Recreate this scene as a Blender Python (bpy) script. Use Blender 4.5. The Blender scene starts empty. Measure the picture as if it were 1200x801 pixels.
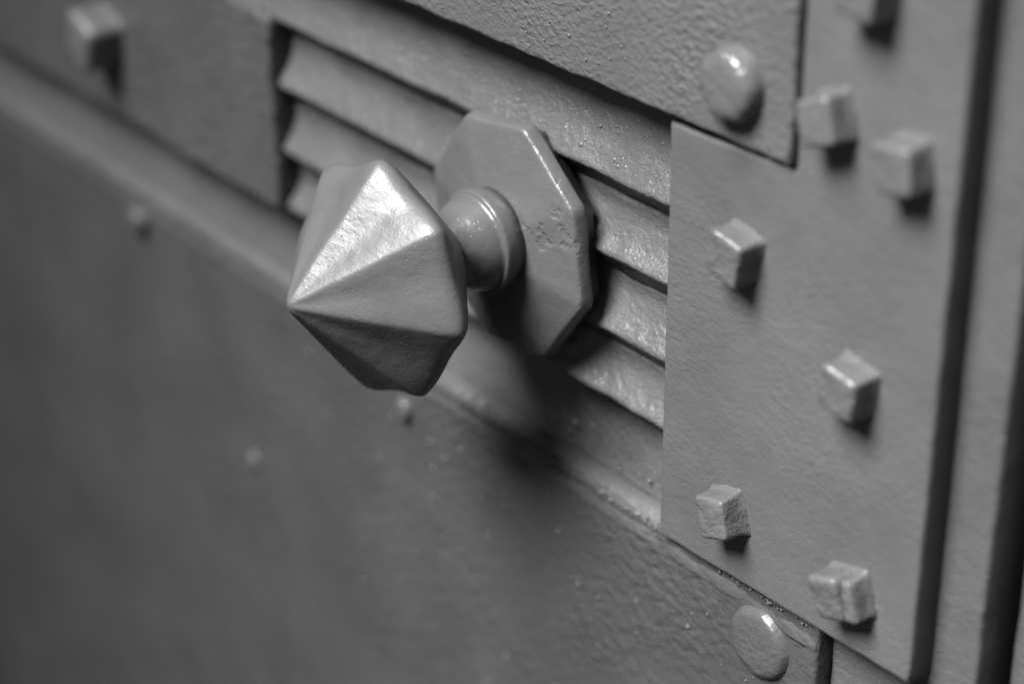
import bpy, bmesh, math, random
from mathutils import Vector, Matrix, noise
R = math.radians
S = bpy.context.scene
COL = S.collection

# ------------------------------------------------------------------ camera
cam = bpy.data.cameras.new('camera')
cam_ob = bpy.data.objects.new('camera', cam)
COL.objects.link(cam_ob)
cam.sensor_width = 36.0
cam.sensor_fit = 'HORIZONTAL'
cam.lens = 71.3
cam.clip_start = 0.01
cam.clip_end = 50.0
right = Vector((0.61662761, 0.78719301, -0.00987665))
down = Vector((0.36425074, -0.29640367, -0.88287386))
fwd = Vector((-0.69791961, 0.54080683, -0.46950633))
m = Matrix((right, -down, -fwd)).transposed().to_4x4()
m.translation = Vector((0.44346671, -0.34575644, 0.2611317))
cam_ob.matrix_world = m
cam.dof.use_dof = True
cam.dof.focus_distance = 0.560
cam.dof.aperture_fstop = 4.5
cam.dof.aperture_blades = 0
S.camera = cam_ob

# ------------------------------------------------------------------ light
SUN_FROM = Vector((-0.08, -0.585, 0.81)).normalized()
world = bpy.data.worlds.new('World')
S.world = world
world.use_nodes = True
wn = world.node_tree
wn.nodes.clear()
sky = wn.nodes.new('ShaderNodeTexSky')
sky.sky_type = 'NISHITA'
sky.sun_disc = False
sky.sun_elevation = math.asin(SUN_FROM.z)
sky.sun_rotation = math.atan2(SUN_FROM.x, SUN_FROM.y)
sky.dust_density = 0.2
sky.air_density = 0.6
sky.altitude = 1500.0
bw = wn.nodes.new('ShaderNodeRGBToBW')          # the photograph is black and white
bg = wn.nodes.new('ShaderNodeBackground')
bg.inputs['Strength'].default_value = 0.05
wo = wn.nodes.new('ShaderNodeOutputWorld')
wn.links.new(sky.outputs[0], bw.inputs[0])
wn.links.new(bw.outputs[0], bg.inputs['Color'])
wn.links.new(bg.outputs[0], wo.inputs['Surface'])
sun = bpy.data.lights.new('sun', 'SUN')
sun.energy = 5.0
sun.angle = R(28)
sun.color = (1, 1, 1)
sun_ob = bpy.data.objects.new('sun', sun)
COL.objects.link(sun_ob)
sun_ob.rotation_euler = SUN_FROM.to_track_quat('Z', 'Y').to_euler()
sun_ob.location = SUN_FROM * 3

vs = S.view_settings
vs.view_transform = 'Standard'
vs.look = 'None'
vs.exposure = 1.78
vs.gamma = 1.0
vs.use_curve_mapping = False

# ------------------------------------------------------------------ materials
def paint(name, base=0.2, rough=0.36, layers=(), var=0.12, vscale=25.0, rvar=0.12):
    """Grey gloss paint. layers: (kind, scale, depth in mm); kinds peel, worm, pit, chip, brush."""
    mt = bpy.data.materials.new(name)
    mt.use_nodes = True
    nt = mt.node_tree
    N, L = nt.nodes, nt.links
    bsdf = N['Principled BSDF']
    tc = N.new('ShaderNodeTexCoord')
    co = tc.outputs['Object']
    # colour: slightly uneven coat
    n1 = N.new('ShaderNodeTexNoise')
    n1.inputs['Scale'].default_value = vscale
    n1.inputs['Detail'].default_value = 6
    L.new(co, n1.inputs['Vector'])
    mr = N.new('ShaderNodeMapRange')
    mr.inputs['From Min'].default_value = 0.3
    mr.inputs['From Max'].default_value = 0.7
    mr.inputs['To Min'].default_value = base * (1 - var)
    mr.inputs['To Max'].default_value = base * (1 + var)
    L.new(n1.outputs[0], mr.inputs['Value'])
    cc = N.new('ShaderNodeCombineColor')
    for i in range(3):
        L.new(mr.outputs[0], cc.inputs[i])
    L.new(cc.outputs[0], bsdf.inputs['Base Color'])
    n2 = N.new('ShaderNodeTexNoise')
    n2.inputs['Scale'].default_value = vscale * 5
    n2.inputs['Detail'].default_value = 4
    L.new(co, n2.inputs['Vector'])
    m2 = N.new('ShaderNodeMapRange')
    m2.inputs['From Min'].default_value = 0.3
    m2.inputs['From Max'].default_value = 0.7
    m2.inputs['To Min'].default_value = rough - rvar
    m2.inputs['To Max'].default_value = rough + rvar
    L.new(n2.outputs[0], m2.inputs['Value'])
    L.new(m2.outputs[0], bsdf.inputs['Roughness'])
    bsdf.inputs['IOR'].default_value = 1.40
    prev = None
    for kind, scale, depth in layers:
        if kind == 'peel':
            t = N.new('ShaderNodeTexNoise')
            t.inputs['Scale'].default_value = scale
            t.inputs['Detail'].default_value = 3
            t.inputs['Roughness'].default_value = 0.55
            L.new(co, t.inputs['Vector'])
            h = t.outputs[0]
        elif kind == 'pebble':
            t = N.new('ShaderNodeTexNoise')
            t.inputs['Scale'].default_value = scale
            t.inputs['Detail'].default_value = 1.0
            t.inputs['Distortion'].default_value = 0.25
            mp = N.new('ShaderNodeMapping')
            mp.inputs['Scale'].default_value = (0.75, 1, 1)
            mp.inputs['Rotation'].default_value = (0, 0.6, 0)
            L.new(co, mp.inputs['Vector'])
            L.new(mp.outputs[0], t.inputs['Vector'])
            pn = N.new('ShaderNodeTexNoise')
            pn.inputs['Scale'].default_value = 22
            pn.inputs['Detail'].default_value = 2
            L.new(co, pn.inputs['Vector'])
            pm = N.new('ShaderNodeMapRange')
            pm.interpolation_type = 'SMOOTHSTEP'
            pm.inputs['From Min'].default_value = 0.36
            pm.inputs['From Max'].default_value = 0.62
            pm.inputs['To Min'].default_value = 0.40
            L.new(pn.outputs[0], pm.inputs['Value'])
            mu = N.new('ShaderNodeMath'); mu.operation = 'MULTIPLY'
            L.new(t.outputs[0], mu.inputs[0]); L.new(pm.outputs[0], mu.inputs[1])
            h = mu.outputs[0]
        elif kind == 'worm':
            t = N.new('ShaderNodeTexNoise')
            t.inputs['Scale'].default_value = scale
            t.inputs['Detail'].default_value = 1.5
            t.inputs['Distortion'].default_value = 1.2
            mp = N.new('ShaderNodeMapping')
            mp.inputs['Scale'].default_value = (0.62, 1, 1)
            mp.inputs['Rotation'].default_value = (0, 0.5, 0)
            L.new(co, mp.inputs['Vector'])
            L.new(mp.outputs[0], t.inputs['Vector'])
            c2 = N.new('ShaderNodeMapRange')
            c2.interpolation_type = 'SMOOTHSTEP'
            c2.inputs['From Min'].default_value = 0.36
            c2.inputs['From Max'].default_value = 0.64
            L.new(t.outputs[0], c2.inputs['Value'])
            h = c2.outputs[0]
        elif kind == 'pit':
            t = N.new('ShaderNodeTexVoronoi')
            t.inputs['Scale'].default_value = scale
            t.inputs['Randomness'].default_value = 1.0
            L.new(co, t.inputs['Vector'])
            c2 = N.new('ShaderNodeMapRange')
            c2.interpolation_type = 'SMOOTHSTEP'
            c2.inputs['From Min'].default_value = 0.08
            c2.inputs['From Max'].default_value = 0.30
            L.new(t.outputs['Distance'], c2.inputs['Value'])
            # pits come in patches
            pn = N.new('ShaderNodeTexNoise')
            pn.inputs['Scale'].default_value = scale * 0.10
            pn.inputs['Detail'].default_value = 2
            L.new(co, pn.inputs['Vector'])
            pm = N.new('ShaderNodeMapRange')
            pm.interpolation_type = 'SMOOTHSTEP'
            pm.inputs['From Min'].default_value = 0.46
            pm.inputs['From Max'].default_value = 0.60
            L.new(pn.outputs[0], pm.inputs['Value'])
            inv = N.new('ShaderNodeMath'); inv.operation = 'SUBTRACT'; inv.inputs[0].default_value = 1
            L.new(c2.outputs[0], inv.inputs[1])
            mu = N.new('ShaderNodeMath'); mu.operation = 'MULTIPLY'
            L.new(inv.outputs[0], mu.inputs[0]); L.new(pm.outputs[0], mu.inputs[1])
            neg = N.new('ShaderNodeMath'); neg.operation = 'MULTIPLY'; neg.inputs[1].default_value = -1
            L.new(mu.outputs[0], neg.inputs[0])
            h = neg.outputs[0]
        elif kind == 'chip':
            t = N.new('ShaderNodeTexNoise')
            t.inputs['Scale'].default_value = scale
            t.inputs['Detail'].default_value = 5
            t.inputs['Roughness'].default_value = 0.6
            L.new(co, t.inputs['Vector'])
            c2 = N.new('ShaderNodeMapRange')
            c2.interpolation_type = 'SMOOTHSTEP'
            c2.inputs['From Min'].default_value = 0.60
            c2.inputs['From Max'].default_value = 0.635
            c2.inputs['To Min'].default_value = 1
            c2.inputs['To Max'].default_value = 0
            L.new(t.outputs[0], c2.inputs['Value'])
            h = c2.outputs[0]
        else:  # brush: marks drawn out along the door's width
            t = N.new('ShaderNodeTexNoise')
            t.inputs['Scale'].default_value = scale
            t.inputs['Detail'].default_value = 4
            mp = N.new('ShaderNodeMapping')
            mp.inputs['Scale'].default_value = (0.08, 1, 1)
            L.new(co, mp.inputs['Vector'])
            L.new(mp.outputs[0], t.inputs['Vector'])
            h = t.outputs[0]
        b = N.new('ShaderNodeBump')
        b.inputs['Strength'].default_value = 1.0
        b.inputs['Distance'].default_value = depth / 1000.0
        L.new(h, b.inputs['Height'])
        if prev is not None:
            L.new(prev, b.inputs['Normal'])
        prev = b.outputs[0]
    if prev is not None:
        L.new(prev, bsdf.inputs['Normal'])
    return mt

M_LOWER = paint('paint_lower_panel', 0.045, 0.36, [('pebble', 290, 1.3), ('peel', 900, 0.16), ('pit', 1500, 0.10)])
M_UPPER = paint('paint_upper_panel', 0.066, 0.40, [('pebble', 580, 1.15), ('peel', 1000, 0.24), ('pit', 1300, 0.08)])
M_EDGE_LIT = paint('paint_rolled_edge_lit', 0.061, 0.34, [('pebble', 290, 1.0), ('peel', 900, 0.2), ('pit', 1200, 0.15)])  # lighter than the panel: light caught by the lip is put into the colour
M_STUD = paint('paint_rivets', 0.052, 0.34, [('pebble', 420, 0.5), ('peel', 900, 0.12), ('pit', 1200, 0.10)])
M_END_SHADED = paint('paint_end_plate_shaded', 0.047, 0.42, [('pebble', 300, 1.2), ('peel', 900, 0.10)])  # darker base paints in the light falling off towards the left
M_PLATE = paint('paint_corner_plate', 0.066, 0.42, [('pebble', 640, 0.28), ('peel', 110, 0.35), ('peel', 1500, 0.08), ('pit', 1300, 0.07)])
M_RIB = paint('paint_moulding', 0.057, 0.40, [('peel', 260, 0.75), ('pit', 1250, 0.30), ('pebble', 700, 0.35), ('peel', 1600, 0.16)])
M_NUT = paint('paint_bolt_heads', 0.066, 0.25, [('peel', 230, 0.8), ('pebble', 600, 0.30), ('pit', 1100, 0.12)])
M_KNOB = paint('paint_knob', 0.063, 0.41, [('peel', 150, 0.24), ('pit', 650, 0.09), ('brush', 420, 0.14), ('peel', 1100, 0.07)], rvar=0.08)
M_ROSE = paint('paint_rose', 0.066, 0.34, [('peel', 180, 0.40), ('chip', 34, 0.28), ('peel', 1100, 0.09), ('pit', 1100, 0.06)])
M_DROP = paint('paint_drops', 0.064, 0.22, [], rvar=0.05)
M_FRAME = paint('paint_frame', 0.060, 0.45, [('peel', 120, 0.35), ('worm', 400, 0.10)])

# ------------------------------------------------------------------ helpers
def link(name, me, mat, parent=None):
    o = bpy.data.objects.new(name, me)
    COL.objects.link(o)
    if mat and not me.materials:
        me.materials.append(mat)
    if parent:
        o.parent = parent
    return o

def mesh_from(name, verts, faces, smooth=True):
    me = bpy.data.meshes.new(name)
    me.from_pydata(verts, [], faces)
    me.update()
    if smooth:
        me.polygons.foreach_set('use_smooth', [True] * len(me.polygons))
    bm = bmesh.new(); bm.from_mesh(me)
    bmesh.ops.recalc_face_normals(bm, faces=bm.faces)
    bm.to_mesh(me); bm.free()
    return me

def nz(x, y, z, s, seed=0.0):
    return noise.noise(Vector((x * s + seed * 7.13, y * s - seed * 3.7, z * s + seed * 1.9)))

def plate_mesh(name, outline, yf, yb, r=0.0015, wob=0.0004, step=0.002, seed=0, wscale=90):
    """Sheet with a rounded, slightly wavy painted edge. outline: (x, z) corners, anticlockwise seen from the front."""
    pts = []
    step = max(step, (r + 0.0006) * 1.7)
    n = len(outline)
    for i in range(n):
        a = Vector(outline[i]); b = Vector(outline[(i + 1) % n])
        k = max(2, int((b - a).length / step))
        for j in range(k):
            pts.append(a.lerp(b, j / k))
    n = len(pts)
    nor = []
    for i in range(n):
        t1 = (pts[i] - pts[i - 1]).normalized(); t2 = (pts[(i + 1) % n] - pts[i]).normalized()
        t = (t1 + t2).normalized()
        nor.append(Vector((t.y, -t.x)) / max(0.5, t.dot(t1)))      # mitred at the corners
    base = [p + nv * (wob * (noise.noise(Vector((p.x * wscale, p.y * wscale, seed * 5.3))) +
                             0.6 * noise.noise(Vector((p.x * wscale * 4, p.y * wscale * 4, seed * 2.3))))) for p, nv in zip(pts, nor)]
    rings = [(0.0, yb), (0.0, yf + r)]
    for k in range(1, 5):
        a = k / 4 * math.pi / 2
        rings.append((r * (1 - math.cos(a)), yf + r * (1 - math.sin(a))))
    rings.append((r + 0.0006, yf))
    V, F = [], []
    for ins, y in rings:
        for p, nv in zip(base, nor):
            q = p - nv * ins
            V.append((q.x, y, q.y))
    for i in range(len(rings) - 1):
        for j in range(n):
            j2 = (j + 1) % n
            F.append((i * n + j, i * n + j2, (i + 1) * n + j2, (i + 1) * n + j))
    o = (len(rings) - 1) * n
    F.append(tuple(o + j for j in range(n)))
    F.append(tuple(reversed(range(n))))
    return mesh_from(name, V, F)

def strip_mesh(name, prof, x0, x1, dx=0.0015, wob=0.0005, seed=0, wscale=60):
    """Profile of (z, y) points drawn along x, with a hand-made unevenness."""
    nx = max(2, int((x1 - x0) / dx))
    V, F = [], []
    k = len(prof)
    for i in range(nx + 1):
        x = x0 + (x1 - x0) * i / nx
        for z, y in prof:
            e = wob * (nz(x, y * 3, z, wscale, seed) + 0.5 * nz(x, y, z, wscale * 3.5, seed + 2))
            e += wob * (0.10 * nz(x, y, z, 480, seed + 4))
            g = wob * (0.7 * nz(x, y, z, wscale, seed + 9) + 0.35 * nz(x, y, z, 500, seed + 11))
            V.append((x, y + e, z + g))
    for i in range(nx):
        for j in range(k):
            j2 = (j + 1) % k
            a, b, c, d = i * k + j, i * k + j2, (i + 1) * k + j2, (i + 1) * k + j
            F.append((a, b, c, d))
    F.append(tuple(range(k)))
    F.append(tuple(nx * k + j for j in reversed(range(k))))
    me = mesh_from(name, V, F)
    return me

def lathe_mesh(name, prof, seg=64, wob=0.0, seed=0):
    """Profile of (radius, y); axis along y."""
    V, F = [], []
    for r, y in prof:
        for j in range(seg):
            a = 2 * math.pi * j / seg
            rr = r + wob * noise.noise(Vector((math.cos(a) * 2, math.sin(a) * 2, y * 300 + seed)))
            V.append((rr * math.cos(a), y, rr * math.sin(a)))
    for i in range(len(prof) - 1):
        for j in range(seg):
            j2 = (j + 1) % seg
            F.append((i * seg + j, i * seg + j2, (i + 1) * seg + j2, (i + 1) * seg + j))
    F.append(tuple(range(seg)))
    F.append(tuple((len(prof) - 1) * seg + j for j in range(seg)))
    return mesh_from(name, V, F)

def block_mesh(name, sx, sy, sz, r, seed, skew=0.0006, off=(0, 0, 0)):
    """Forged square head: uneven block with rounded painted edges, base at y=0, standing out to -y."""
    rnd = random.Random(seed)
    bm = bmesh.new()
    bmesh.ops.create_cube(bm, size=1.0)
    for v in bm.verts:
        tap = 0.94 if v.co.y < 0 else 1.0
        v.co = Vector((v.co.x * sx * tap + off[0], (v.co.y - 0.5) * sy + off[1], v.co.z * sz * tap + off[2]))
        if v.co.y < -sy * 0.5:
            v.co += Vector((rnd.uniform(-1, 1), rnd.uniform(-1, 1), rnd.uniform(-1, 1))) * skew
        else:
            v.co.y += 0.002
    bmesh.ops.bevel(bm, geom=list(bm.edges), offset=r, segments=4, profile=0.5, affect='EDGES')
    bmesh.ops.subdivide_edges(bm, edges=[e for e in bm.edges if e.calc_length() > 0.003], cuts=5, use_grid_fill=True)
    for v in bm.verts:
        d = 0.00035 * nz(v.co.x, v.co.y, v.co.z, 260, seed) + 0.0004 * nz(v.co.x, v.co.y, v.co.z, 110, seed + 3)
        v.co += v.co.normalized() * d
    for v in bm.verts:                                   # paint pooled round the foot
        t = max(0.0, min(1.0, 1 + v.co.y / 0.0022))
        h = math.hypot(v.co.x - off[0], v.co.z - off[2])
        if t > 0 and h > 0.3 * sx:
            k = 1 + 0.0011 * t * t * (1 + 0.6 * nz(v.co.x, v.co.y, v.co.z, 300, seed + 5)) / h
            v.co.x = off[0] + (v.co.x - off[0]) * k; v.co.z = off[2] + (v.co.z - off[2]) * k
    bmesh.ops.recalc_face_normals(bm, faces=bm.faces)
    me = bpy.data.meshes.new(name)
    bm.to_mesh(me); bm.free()
    me.polygons.foreach_set('use_smooth', [True] * len(me.polygons))
    return me

def drops_mesh(name, spots):
    """Beads of hardened paint. spots: (x, y, z, radius)."""
    V, F = [], []
    seg = 8
    for x, y, z, r in spots:
        o = len(V)
        V.append((x, y - r * 0.75, z))
        for k, (rr, yy) in enumerate(((0.55, 0.62), (0.9, 0.3), (1.08, -0.1))):
            for j in range(seg):
                a = 2 * math.pi * j / seg
                V.append((x + r * rr * math.cos(a), y - r * yy, z + r * rr * math.sin(a)))
        for j in range(seg):
            F.append((o, o + 1 + j, o + 1 + (j + 1) % seg))
        for k in range(2):
            for j in range(seg):
                j2 = (j + 1) % seg
                a = o + 1 + k * seg
                F.append((a + j, a + seg + j, a + seg + j2, a + j2))
    return mesh_from(name, V, F)

def empty(name, loc=(0, 0, 0)):
    o = bpy.data.objects.new(name, None)
    o.empty_display_size = 0.02
    COL.objects.link(o)
    o.location = loc
    return o

# ------------------------------------------------------------------ the door
WLX, WLD, WRX, WRD = -0.485, 4.0, 0.34, 0.16
XL, XR = -0.60, 0.1745          # reach of the door sheets
door = empty('metal_door')
door['label'] = 'grey painted iron door with riveted plates and ribbed moulding behind the knob'
door['category'] = 'door'
door['kind'] = 'thing'

# lower panel: the large sheet under the moulding, with a rounded upper lip
lower = link('lower_panel', plate_mesh('lower_panel', [(XL, -1.3), (0.1400, -1.3), (0.1400, -0.0655), (XL, -0.0655)],
             -0.0070, 0.006, r=0.0014, wob=0.0005, seed=3), M_LOWER, door)

upper = link('upper_panel', plate_mesh('upper_panel', [(XL, 0.0655), (0.1240, 0.0655), (0.1240, 0.75), (XL, 0.75)],
             -0.0120, 0.006, r=0.0013, wob=0.0006, seed=5), M_UPPER, door)

# moulding: backing sheet and its four ribs and cove
mould = link('moulding', plate_mesh('moulding', [(XL, -0.07), (0.1738, -0.07), (0.1738, 0.08), (XL, 0.08)], 0.0035, 0.0065, r=0.0005), M_RIB, door)
def rib_profile(zt, zl, zu, y0, yl):
    """from the inset top edge zt out to the lip zl, then the underside back to zu."""
    p = []
    n = 9
    for i in range(n + 1):
        t = i / n
        y = y0 + (yl - y0) * (t ** 2.1)
        p.append((zt + (zl - zt) * t, y))
    p.append((zl - 0.0007, yl - 0.0004))
    p.append((zl - 0.0015, yl - 0.0004))
    p.append((zl - 0.0022, yl + 0.0001))
    p.append((zl - 0.0027, yl + 0.0008))
    p.append(((zl + zu) / 2 - 0.0005, (yl + y0) / 2 + 0.0008))
    p.append((zu + 0.0006, y0 - 0.0003))
    p.append((zu, 0.0045))
    p.append((zt, 0.0045))
    return p
ribs = [(0.0650, 0.0374, 0.0277, 0.0026, -0.0044),
        (0.0277, 0.0129, 0.0034, 0.0021, -0.0040),
        (0.0034, -0.0111, -0.0201, 0.0021, -0.0040),
        (-0.0201, -0.0330, -0.0405, 0.0021, -0.0040)]
for i, a in enumerate(ribs):
    link('rib', strip_mesh('rib', rib_profile(*a), XL, 0.1730, wob=0.0006, seed=i * 3 + 1), M_RIB, mould)
cove = []
for i in range(13):
    t = i / 12
    cove.append((-0.0405 - 0.0235 * t, 0.0034 - 0.0045 * t ** 2.2))
cove += [(-0.0640, 0.0046), (-0.0405, 0.0046)]
link('cove', strip_mesh('cove', cove, XL, 0.1730, wob=0.0003, seed=21), M_RIB, mould)
lip = [(-0.0632, 0.003), (-0.0630, -0.0004), (-0.0634, -0.0028), (-0.0644, -0.0047), (-0.0658, -0.0059), (-0.0676, -0.0067), (-0.0700, -0.00715), (-0.0728, -0.0073), (-0.0750, -0.0066), (-0.0750, 0.003)]
link('rolled_edge', strip_mesh('rolled_edge', lip, XL, 0.1396, wob=0.0004, seed=31, wscale=110), M_EDGE_LIT, lower)

# corner plate: L-shaped sheet reaching over the moulding
cp = [(0.0787, -0.0651), (XR, -0.0622), (XR, 0.75), (0.1244, 0.75), (0.1244, 0.0642), (0.0787, 0.0628)]
plate = link('corner_plate', plate_mesh('corner_plate', cp, -0.0100, 0.0005, r=0.0011, wob=0.00025, seed=7), M_PLATE, door)

# the end plate on the left, over the ribs
end = link('end_plate', plate_mesh('end_plate', [(XL, -0.0370), (-0.1265, -0.0350), (-0.1265, 0.0372), (XL, 0.0372)],
           -0.0080, 0.002, r=0.0016, wob=0.0015, seed=11, wscale=150), M_END_SHADED, door)

# narrow edge strip right of the corner plate, one step deeper
edge = link('edge_strip', plate_mesh('edge_strip', [(0.1400, -1.3), (0.1885, -1.3), (0.1885, 0.75), (0.1400, 0.75)],
            -0.0010, 0.016, r=0.0012, wob=0.0004, seed=13), M_FRAME, door)

# square heads on the corner plate
nuts = [  # x, z of the head, size, stand-out, turn
    (0.1082, 0.0365, 0.0122, 0.0085, 12, 1),
    (0.1612, 0.0783, 0.0117, 0.0085, -12, 2),
    (0.1368, 0.0825, 0.0116, 0.0085, -20, 3),
    (0.1500, 0.0155, 0.0120, 0.0085, 9, 4),
    (0.1078, -0.0425, 0.0122, 0.0085, -20, 5),
    (0.1472, 0.1170, 0.0124, 0.0085, 3, 7),
]
for x, z, s, h, rot, seed in nuts:
    o = link('square_bolt_head', block_mesh('square_bolt_head', s, h, s * 1.08, 0.0012, seed), M_NUT, plate)
    o.location = (x, -0.0098, z)
    o.rotation_euler = (0, R(rot), 0)
o = link('square_bolt_head', block_mesh('square_bolt_head', 0.0104, 0.0090, 0.0130, 0.0017, 6, skew=0.0008), M_NUT, plate)
o.location = (0.1520, -0.0098, -0.0445); o.rotation_euler = (0, R(-18), 0)
o['label'] = 'square bolt head split by a crack'
o = link('bolt_head_flake', block_mesh('bolt_head_flake', 0.0062, 0.0072, 0.0122, 0.0012, 16), M_NUT, plate)
o.location = (0.1572, -0.0098, -0.0430); o.rotation_euler = (0, R(-20), 0)

# round rivets
def rivet(parent, x, z, y, r, h, seed, name='rivet', mat=None):
    prof = [(r * 1.10, 0.001), (r * 1.06, -0.0002), (r, -h * 0.45), (r * 0.95, -h * 0.75), (r * 0.84, -h * 0.93), (r * 0.6, -h * 1.02), (r * 0.3, -h * 1.05), (r * 0.05, -h * 1.06)]
    o = link(name, lathe_mesh(name, prof, 48, wob=r * 0.05, seed=seed), mat or M_NUT, parent)
    o.location = (x, y, z)
    return o
rivet(upper, 0.1045, 0.0815, -0.0119, 0.0095, 0.0055, 1)
rivet(lower, 0.1190, -0.0822, -0.0069, 0.0106, 0.0026, 2, mat=M_STUD)
rivet(lower, -0.2360, -0.0770, -0.0069, 0.0055, 0.0045, 3, mat=M_STUD)
rivet(lower, -0.0535, -0.0832, -0.0069, 0.0042, 0.0026, 4, mat=M_STUD)
rivet(lower, -0.1612, -0.1553, -0.0069, 0.0040, 0.0014, 5, mat=M_STUD)
o = link('square_bolt_head', block_mesh('square_bolt_head', 0.0180, 0.0150, 0.0200, 0.0030, 18, skew=0.0028), M_KNOB, end)
o.location = (-0.2440, -0.0078, -0.0010); o.rotation_euler = (0, R(20), 0)

# paint beads
rnd = random.Random(4)
spots = []
for _ in range(230):
    x = rnd.uniform(-0.16, 0.075); z = 0.0385 + abs(rnd.gauss(0, 0.0075))
    if z > 0.060: continue
    t = (0.0650 - z) / 0.0282
    y = 0.0026 - 0.0070 * t ** 2.1
    spots.append((x, y, z, 0.00022 + 0.0007 * rnd.random() ** 3))
d = link('paint_beads', drops_mesh('paint_beads', spots), M_DROP, mould)
d['kind'] = 'stuff'
spots = []
for _ in range(70):
    x = rnd.uniform(-0.03, 0.09); z = 0.068 + abs(rnd.gauss(0, 0.014))
    spots.append((x, -0.0121, z, 0.00018 + 0.0004 * rnd.random() ** 3))
d = link('paint_beads', drops_mesh('paint_beads', spots), M_DROP, upper)
d['kind'] = 'stuff'
spots = []
for _ in range(260):
    x = rnd.uniform(-0.02, 0.138)
    spots.append((x, -0.0070 + rnd.uniform(-0.0006, 0.001), -0.0662 + rnd.uniform(-0.0012, 0.0008), 0.00025 + 0.0004 * rnd.random()))
for _ in range(40):
    spots.append((rnd.uniform(0.0, 0.075), -0.0006, rnd.uniform(-0.062, -0.05), 0.0002 + 0.0006 * rnd.random() ** 2))
for _ in range(90):
    spots.append((rnd.uniform(-0.12, 0.135), -0.0071, -0.075 - abs(rnd.gauss(0, 0.05)), 0.0003 + 0.0006 * rnd.random() ** 2))
d = link('paint_beads', drops_mesh('paint_beads', spots), M_DROP, lower)
d['kind'] = 'stuff'

spots = []
for _ in range(26):
    x, z = rnd.uniform(0.082, 0.172), rnd.uniform(-0.06, 0.14)
    if z < 0.06 or x > 0.127:
        spots.append((x, -0.00985, z, 0.0002 + 0.0004 * rnd.random() ** 2))
d = link('paint_beads', drops_mesh('paint_beads', spots), M_PLATE, plate)
d['kind'] = 'stuff'

# ------------------------------------------------------------------ frame right of the door
frame = link('door_frame', plate_mesh('door_frame', [(0.1905, -1.3), (0.40, -1.3), (0.40, 0.75), (0.1905, 0.75)],
             0.0100, 0.03, r=0.0015, wob=0.0004, seed=17), M_FRAME)
frame['label'] = 'dark grey painted frame strip at the far right beside the door'
frame['category'] = 'door frame'

# ------------------------------------------------------------------ unseen side blocks, added to shade the door
def shade_wall_block(x0, x1, y0, y1, z0, z1):
    o = link('added_shade_wall', block_mesh_box(x0, x1, y0, y1, z0, z1), M_SHADE_WALL)
    o['kind'] = 'structure'
def block_mesh_box(x0, x1, y0, y1, z0, z1):
    bm = bmesh.new()
    bmesh.ops.create_cube(bm, size=1.0)
    for v in bm.verts:
        v.co = Vector((x0 if v.co.x < 0 else x1, y0 if v.co.y < 0 else y1, z0 if v.co.z < 0 else z1))
    bmesh.ops.bevel(bm, geom=list(bm.edges), offset=0.008, segments=3, profile=0.5, affect='EDGES')
    me = bpy.data.meshes.new('added_shade_wall'); bm.to_mesh(me); bm.free()
    return me
M_SHADE_WALL = paint('dark_shade_wall', 0.030, 0.8, [('peel', 60, 2.0), ('peel', 300, 0.5)])  # kept dark so the added blocks bounce little light
shade_wall_block(WLX - 0.5, WLX, -WLD, 0.05, -1.3, 1.6)  # added out of view to darken the door towards the left
shade_wall_block(WRX, WRX + 0.5, -WRD, 0.05, -1.3, 1.6)  # added out of view to keep light off right-facing edges

# ------------------------------------------------------------------ the knob
KX, KZ = 0.0110, 0.0075
knob = empty('door_knob', (KX, -0.004, KZ))
knob['label'] = 'faceted eight-sided pointed metal door knob standing out from an octagonal rose'
knob['category'] = 'door knob'

# rose: shallow eight-sided pyramid with a bevelled rim
def oct_r(a, phase, Rc, p=75):
    ap = Rc * math.cos(math.pi / 8)
    s = 0.0
    for k in range(8):
        c = math.cos(a - phase - math.pi / 8 - k * math.pi / 4)
        if c > 0:
            s += (c / ap) ** p
    return s ** (-1 / p)
prof = [(0.02, -0.0205), (0.2, -0.0190)]
for i in range(1, 15):
    t = 0.2 + 0.74 * i / 14
    prof.append((t, -0.0205 + 0.0080 * t))
prof += [(0.962, -0.01278), (0.974, -0.01262), (0.984, -0.0123), (0.991, -0.0118), (0.996, -0.0111), (1.000, -0.0100), (1.003, -0.0088), (0.998, -0.0081), (0.975, -0.0078), (0.93, -0.0075), (0.90, -0.0030)]
V, F = [], []
SEG = 256
for k, (t, y) in enumerate(prof):
    for j in range(SEG):
        a = 2 * math.pi * j / SEG
        r = oct_r(a, R(-15), 0.0372) * t
        x, z = r * math.cos(a), r * math.sin(a)
        r += 0.0003 * nz(x, y, z, 120, 3) * t
        V.append((r * math.cos(a) - 0.0007, y + 0.004 + 0.00025 * nz(x, 0, z, 90, 5), r * math.sin(a) * 1.045 - 0.0016))
for k in range(len(prof) - 1):
    for j in range(SEG):
        j2 = (j + 1) % SEG
        F.append((k * SEG + j, k * SEG + j2, (k + 1) * SEG + j2, (k + 1) * SEG + j))
F.append(tuple(range(SEG)))
F.append(tuple((len(prof) - 1) * SEG + j for j in range(SEG)))
link('rose', mesh_from('rose', V, F), M_ROSE, knob)

# neck: turned collar with a lip against the rose and a rounded cup towards the head
neck = [(0.0160, -0.0150), (0.0166, -0.0190), (0.0169, -0.0212), (0.0168, -0.0222), (0.0165, -0.0227), (0.0161, -0.0227), (0.0153, -0.0230), (0.0151, -0.0240), (0.0147, -0.0256),
        (0.0139, -0.0274), (0.0130, -0.0292), (0.0121, -0.0308), (0.0115, -0.0325), (0.0109, -0.0345), (0.0106, -0.0370), (0.0106, -0.0440)]
M_NECK = paint('paint_neck', 0.062, 0.24, [('peel', 170, 0.30), ('pit', 800, 0.06)], rvar=0.05)
link('neck', lathe_mesh('neck', [(r * 0.95, y + 0.004 - 0.0014) for r, y in neck], 96, wob=0.0002), M_NECK, knob)

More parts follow.
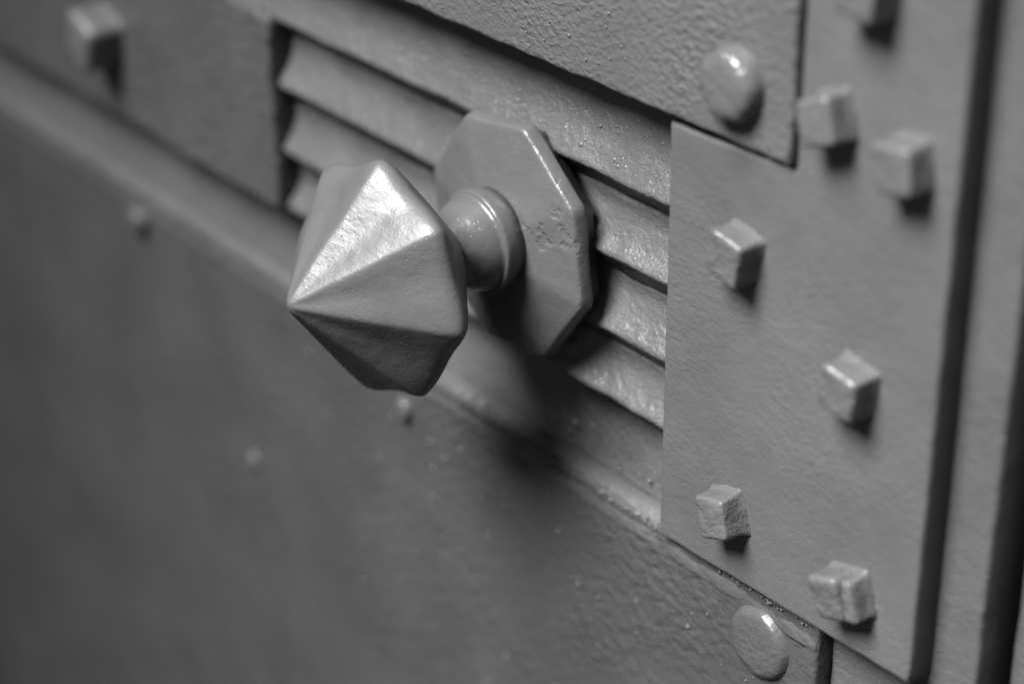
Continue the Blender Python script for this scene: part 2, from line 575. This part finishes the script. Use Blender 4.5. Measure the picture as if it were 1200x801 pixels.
# head: eight long front facets to a point, eight short back facets
YE, YA, YB = -0.0562, -0.0900, -0.0270
cor = [(134, .0405), (87, .0408), (42, .0415), (-3, .0412), (-58, .0382), (-102, .0436), (-146, .0430), (179, .0442)]
CZ = -0.0022                       # the head has sagged a little on its neck
ANG = sorted(a for a, r in cor)
cor = [Vector((r * math.cos(R(a)), YE, CZ + r * math.sin(R(a)))) for a, r in cor]
OC = Vector((0, -0.0575, 0))
def planes(tip):
    out = []
    for i in range(8):
        a, b = cor[i], cor[(i + 1) % 8]
        n = (a - tip).cross(b - tip).normalized()
        d = n.dot(a - OC)
        if d < 0:
            n, d = -n, -d
        out.append((n, d))
    return out
PF, PB = planes(Vector((0, YA, 0))), planes(Vector((0, YB, 0)))
def pn(vals, p):
    mx = max(vals)
    return mx * sum((v / mx) ** p for v in vals if v > 0) ** (1 / p)
def rho(d):
    f = [n.dot(d) / k for n, k in PF if n.dot(d) > 0]
    b = [n.dot(d) / k for n, k in PB if n.dot(d) > 0]
    g = []
    if f: g.append(pn(f, 110))
    if b: g.append(pn(b, 20))
    g = [pn(g, 10)]
    if d.y < 0: g.append(-d.y / 0.0312)      # blunt, rubbed point
    return 1 / pn(g, 60)
def scoop(th):
    a = math.degrees(th)
    a = (a - ANG[0]) % 360 + ANG[0]
    for i in range(8):
        a0 = ANG[i]; a1 = ANG[i + 1] if i < 7 else ANG[0] + 360
        if a0 <= a <= a1:
            return math.sin(math.pi * (a - a0) / (a1 - a0)) ** 2
    return 0.0
V, F = [], []
NU, NV = 320, 160
for i in range(NV + 1):
    ph = math.pi * (0.002 + 0.996 * i / NV)
    for j in range(NU):
        th = 2 * math.pi * j / NU
        d = Vector((math.sin(ph) * math.cos(th), -math.cos(ph), math.sin(ph) * math.sin(th)))
        q = d * rho(d)
        hr = math.hypot(q.x, q.z) / 0.036
        fr = 1.0 if q.y < 0 else max(0.0, 1 - q.y / 0.012)
        sc = 1 - 0.050 * scoop(th) * fr * (1 - 0.30 * min(1.0, hr) ** 4)
        q.x *= sc; q.z *= sc
        q *= 1 + 0.012 * nz(q.x, q.y, q.z, 65, 1) + 0.004 * nz(q.x, q.y, q.z, 190, 2)
        q += OC
        V.append((q.x, q.y + 0.004, q.z))
for i in range(NV):
    for j in range(NU):
        j2 = (j + 1) % NU
        F.append((i * NU + j, i * NU + j2, (i + 1) * NU + j2, (i + 1) * NU + j))
F.append(tuple(range(NU)))
F.append(tuple(NV * NU + j for j in range(NU)))
link('knob_head', mesh_from('knob_head', V, F), M_KNOB, knob)
